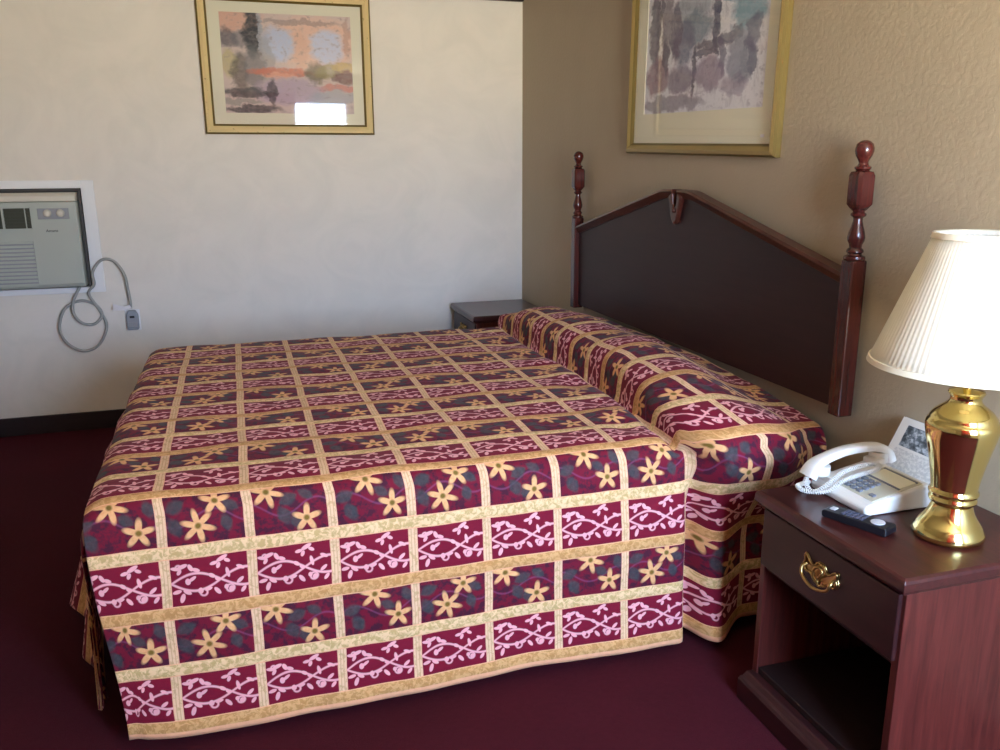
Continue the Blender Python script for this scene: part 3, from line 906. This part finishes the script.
for r, z, dr_ in ((R0s, Z0s, .0025), (R1s, Z1s, .0025)):
    bm = bmesh.new(); hh = .009; sl = (R0s - R1s) / (Z1s - Z0s)
    lathe(bm, [(r - .003, z - .002), (r + dr_ + .0015, z - .002), (r + dr_ + .0015 - sl * hh, z + hh) if z < .5 else (r + dr_ + .001, z + .002), (r - .003, z + hh) if z < .5 else (r - .003, z + .003)] if z < .5 else
          [(r - .004 + sl * hh, z - hh), (r + dr_ + .001 + sl * hh, z - hh), (r + dr_ + .001, z + .002), (r - .003, z + .002)], seg=96, cap=False)
    obj('trim_tape', bm, M_shade_trim, sh, smooth=40)
bm = bmesh.new()
ang = [0, 2 * PI / 3, 4 * PI / 3]
for a in ang: tube(bm, [(0, 0, Z1s - .012), (R1s * .98 * math.cos(a), R1s * .98 * math.sin(a), Z1s - .004)], .0018, 6)
lathe(bm, [(.010, Z1s - .016), (.010, Z1s - .010), (.004, Z1s - .006)], seg=16)
tube(bm, catmull([(0, .012, .43), (0, .05, .47), (0, .055, .56), (0, .02, Z1s - .03), (0, 0, Z1s - .012)], 5), .0018, 6)
tube(bm, catmull([(0, -.012, .43), (0, -.05, .47), (0, -.055, .56), (0, -.02, Z1s - .03), (0, 0, Z1s - .012)], 5), .0018, 6)
obj('harp', bm, M_brass, lamp, smooth=60)

# ------------------------------------------------------------------ telephone
ph = thing('telephone', 'white corded desk telephone with coiled cord on the near nightstand', 'telephone', (-.21, -3.305, .601))
# body: wedge rising to the back (x from -.10 front to +.10 back), y -.10 right .. +.10 left
bm = bmesh.new()
prism(bm, [(-.100, 0), (.092, 0), (.098, .012), (.090, .056), (.070, .060), (-.09, .028), (-.103, .018)], 'y', -.102, .098)
body = obj('body', bm, M_white_plastic, ph, bevel=.006, seg=3)
def on_top(x): return .028 + (x + .09) * (.032 / .16)
sl = math.atan2(.032, .16)
def slab(x0, x1, y0, y1, lo, hi):
    bm = bmesh.new()
    vs = []
    for x in (x0, x1):
        for y in (y0, y1):
            for h in (lo, hi): vs.append(bm.verts.new((x, y, on_top(x) + h)))
    for f in ((0, 1, 3, 2), (4, 6, 7, 5), (0, 4, 5, 1), (2, 3, 7, 6), (0, 2, 6, 4), (1, 5, 7, 3)):
        bm.faces.new([vs[i] for i in f])
    return bm
obj('faceplate', slab(-.075, .066, -.092, .030, -.001, .0015), M_phone_inset, ph, bevel=.001)
obj('number_card', slab(.008, .055, -.082, .020, .001, .0032), M_mat_cream, ph, bevel=.001)
obj('card_border', slab(.004, .008, -.086, .024, .001, .0036), M_key_grey, ph)
obj('card_border', slab(.055, .059, -.086, .024, .001, .0036), M_key_grey, ph)
for i in range(4):
    for j in range(3):
        x0 = -.068 + i * .0165; y0 = -.040 + j * .021
        obj('key', slab(x0, x0 + .011, y0, y0 + .015, .001, .006), M_key_grey, ph, bevel=.001)
obj('feature_key', slab(-.062, -.052, -.078, -.062, .001, .005), M_key_grey, ph, bevel=.001)
# cradle
obj('cradle', slab(-.088, -.060, .046, .092, -.002, .014), M_white_plastic, ph, bevel=.003)
obj('cradle', slab(.048, .078, .046, .092, -.002, .014), M_white_plastic, ph, bevel=.003)
# handset: arched grip with two cups, lying along x on the left side
hs = bmesh.new()
path = [(-.128, .078, .040), (-.112, .078, .066), (-.085, .078, .081), (-.03, .078, .096), (.03, .078, .100), (.075, .078, .096), (.100, .078, .084), (.112, .078, .060)]
path = [tuple(p) for p in catmull(path, 5)]
rings = []
for i, p in enumerate(path):
    t = i / (len(path) - 1)
    endw = math.exp(-(t / .22) ** 2) + math.exp(-((1 - t) / .22) ** 2)
    wy = .017 + .010 * min(1, endw); th = .0105 + .003 * min(1, endw)
    a = Vector(path[max(0, i - 1)]); b = Vector(path[min(len(path) - 1, i + 1)]); tn = (b - a).normalized(); nn = Vector((-tn.z, 0, tn.x))
    ring = []
    for k in range(16):
        an = 2 * PI * k / 16; ca, sa = math.cos(an), math.sin(an)
        yy = math.copysign(abs(ca) ** .6, ca) * wy; hh = math.copysign(abs(sa) ** .6, sa) * th
        ring.append(hs.verts.new(Vector(p) + Vector((0, yy, 0)) + nn * hh))
    rings.append(ring)
for a, b in zip(rings, rings[1:]):
    for i in range(16): hs.faces.new((a[i], a[(i + 1) % 16], b[(i + 1) % 16], b[i]))
hs.faces.new(rings[0][::-1]); hs.faces.new(rings[-1])
lathe(hs, [(.020, .040), (.024, .044), (.024, .066)], (-.092, .078, 0), 20)
lathe(hs, [(.020, .055), (.024, .060), (.024, .084)], (.084, .078, 0), 20)
handset = obj('handset', hs, M_white_plastic, ph, smooth=50)
# coiled cord: leaves the handset, doubles back along the grip
core = catmull([(-.126, .076, .046), (-.142, .066, .030), (-.138, .040, .014), (-.105, .030, .034), (-.06, .034, .058), (-.01, .036, .068), (.03, .036, .070), (.040, .022, .072), (.02, .012, .064), (-.03, .012, .056), (-.08, .012, .044), (-.115, .020, .020), (-.15, .050, .014), (-.155, .078, .016), (-.135, .092, .014), (-.10, .106, .012)], 10)
cl = [0]
for a, b in zip(core, core[1:]): cl.append(cl[-1] + (b - a).length)
pts = []; turns = 1 / .0052; nst = int(cl[-1] * turns * 9); j = 0
for i in range(nst):
    t = cl[-1] * i / nst
    while j < len(cl) - 2 and cl[j + 1] < t: j += 1
    p = core[j].lerp(core[j + 1], (t - cl[j]) / (cl[j + 1] - cl[j])); tn = (core[j + 1] - core[j]).normalized()
    n1 = tn.cross(Vector((.1, .2, 1))).normalized(); n2 = tn.cross(n1)
    an = 2 * PI * t * turns; pts.append(p + (n1 * math.cos(an) + n2 * math.sin(an)) * .0052)
bm = bmesh.new(); tube(bm, pts, .0014, 5)
obj('coiled_cord', bm, M_white_plastic, ph, smooth=180)

# brochure leaning on the wall behind the phone
def art_card():
    M = Mat('brochure_print')
    uv = M.n('ShaderNodeUVMap'); uv.uv_map = 'print'; U, V, _ = M.sep(uv.outputs[0])
    n1 = M.noise(uv.outputs[0], 9, 4, .65); n2 = M.noise(uv.outputs[0], 22, 3, .6)
    photo = M.ramp(n1 * .8 + n2 * .2, [(.40, lin(52, 60, 66)), (.50, lin(110, 118, 124)), (.60, lin(196, 200, 204))])
    inn = U.gt(.13) * (U.lt(.93)) * V.gt(.56) * V.lt(.90)
    lower = V.lt(.52) * U.gt(.1)
    c = M.mix(inn, lin(228, 224, 216), photo)
    c = M.mix(lower * n2.below(.52, .08) * .5, c, lin(170, 168, 166))
    M.set(Base_Color=c, Roughness=.45); return M.m
card = thing('brochure', 'printed brochure with a grey picture leaning on the wall behind the telephone', 'brochure', (-.10, -3.285, .601))
bm = bmesh.new()
def cp(y, s): return (.010 + .078 * s, y, .002 + .150 * s)
sheet_uv(bm, cp(.105, 0), cp(-.105, 0), cp(-.105, 1), cp(.105, 1))
o = obj('cover', bm, art_card(), card); s_ = o.modifiers.new('s', 'SOLIDIFY'); s_.thickness = .002; s_.offset = 0
bm = bmesh.new(); vs = [bm.verts.new(p) for p in ((.014, .105, .0005), (.014, -.105, .0005), (.094, -.105, .151), (.094, .105, .151))]; bm.faces.new(vs)
o = obj('back_page', bm, M_tag, card); s_ = o.modifiers.new('s', 'SOLIDIFY'); s_.thickness = .001

# wall jack behind the pillow
jk = thing('phone_jack', 'small white phone jack on the tan wall between pillow and telephone', 'wall jack', (-.001, -2.86, .512))
obj('plate', B((-.010, 0, -.035, .035, -.055, .048)), M_white_plastic, jk, bevel=.003)
obj('socket_block', B((-.022, -.008, -.018, .018, -.02, .02)), M_white_plastic, jk, bevel=.003)

# remote
rm = thing('remote_control', 'black remote control lying on the front edge of the near nightstand', 'remote control', (-.352, -3.432, .601), math.atan2(-.130, .050))
bm = bmesh.new(); prism(bm, [(-.078, .003), (-.075, 0), (.075, 0), (.078, .003), (.078, .016), (.074, .020), (-.074, .018), (-.078, .014)], 'y', -.024, .024)
obj('case', bm, M_black, rm, bevel=.003, seg=3)
for i in range(5):
    for j in range(3):
        obj('button', B((-.034 + i * .011, -.034 + i * .011 + .0075, -.017 + j * .012, -.017 + j * .012 + .009, .018, .0212)), M_remote_label, rm, bevel=.001)
obj('power_button', B((-.066, -.052, -.012, .006, .018, .0212)), M_silver, rm, bevel=.002)
bm = bmesh.new(); lathe(bm, [(.014, .0), (.014, .0018), (.010, .0022)], seg=24)
bmesh.ops.scale(bm, verts=bm.verts, vec=(1.1, 1.15, 1)); bmesh.ops.translate(bm, verts=bm.verts, vec=(.046, 0, .0195))
obj('navigation_ring', bm, M_silver, rm, smooth=40)

# ------------------------------------------------------------------ camera
CAM = dict(c=(-1.6668, -4.8979, 1.40807), yaw=.301123, pit=.24627, rol=-.004921, f=840.53)
yaw, pit, rol = CAM['yaw'], CAM['pit'], CAM['rol']
fw = Vector((math.sin(yaw) * math.cos(pit), math.cos(yaw) * math.cos(pit), -math.sin(pit)))
r_ = Vector((math.cos(yaw), -math.sin(yaw), 0)); u_ = r_.cross(fw)
r2 = r_ * math.cos(rol) + u_ * math.sin(rol); u2 = -r_ * math.sin(rol) + u_ * math.cos(rol)
cam = bpy.data.objects.new('camera', bpy.data.cameras.new('camera')); C.objects.link(cam)
m = Matrix((r2, u2, -fw)).transposed().to_4x4(); m.translation = Vector(CAM['c']); cam.matrix_world = m
cam.data.sensor_width = 36; cam.data.lens = CAM['f'] / 1000 * 36; cam.data.clip_start = .02
bpy.context.scene.camera = cam

# ------------------------------------------------------------------ light
w = bpy.data.worlds.new('world'); bpy.context.scene.world = w; w.use_nodes = True
nt = w.node_tree; nt.nodes.clear()
o = nt.nodes.new('ShaderNodeOutputWorld'); bg = nt.nodes.new('ShaderNodeBackground'); nt.links.new(bg.outputs[0], o.inputs[0])
tc = nt.nodes.new('ShaderNodeTexCoord'); sp_ = nt.nodes.new('ShaderNodeSeparateXYZ'); nt.links.new(tc.outputs['Generated'], sp_.inputs[0])
mr = nt.nodes.new('ShaderNodeMapRange'); mr.inputs[1].default_value = -.5; mr.inputs[2].default_value = .5; nt.links.new(sp_.outputs[2], mr.inputs[0])
cr = nt.nodes.new('ShaderNodeValToRGB'); nt.links.new(mr.outputs[0], cr.inputs[0])
e = cr.color_ramp.elements; e[0].position = .44; e[0].color = (1.0, .95, .80, 1); e[1].position = .72; e[1].color = (.46, .66, 1.0, 1)
k = e.new(.49); k.color = (.92, .90, .82, 1); k = e.new(.56); k.color = (.52, .68, .95, 1)
nt.links.new(cr.outputs[0], bg.inputs[0]); bg.inputs[1].default_value = 62.0

def portal(name, x, z, sx, sz):
    l = bpy.data.lights.new(name, 'AREA'); l.shape = 'RECTANGLE'; l.size = sx; l.size_y = sz; l.cycles.is_portal = True
    q = bpy.data.objects.new(name, l); C.objects.link(q); q.location = (x, YF - .11, z); q.rotation_euler = (PI / 2, 0, 0)
    return q
portal('window_daylight', (WX0 + WX1) / 2, (WZ0 + WZ1) / 2, WX1 - WX0, WZ1 - WZ0)

sc = bpy.context.scene
sc.view_settings.view_transform = 'Standard'; sc.view_settings.look = 'None'; sc.view_settings.gamma = 1.0
sc.view_settings.use_curve_mapping = False; sc.view_settings.exposure = 0.1
sc.cycles.max_bounces = 8; sc.cycles.diffuse_bounces = 6; sc.cycles.transparent_max_bounces = 8
sc.cycles.use_denoising = True
sc.cycles.sample_clamp_indirect = 8
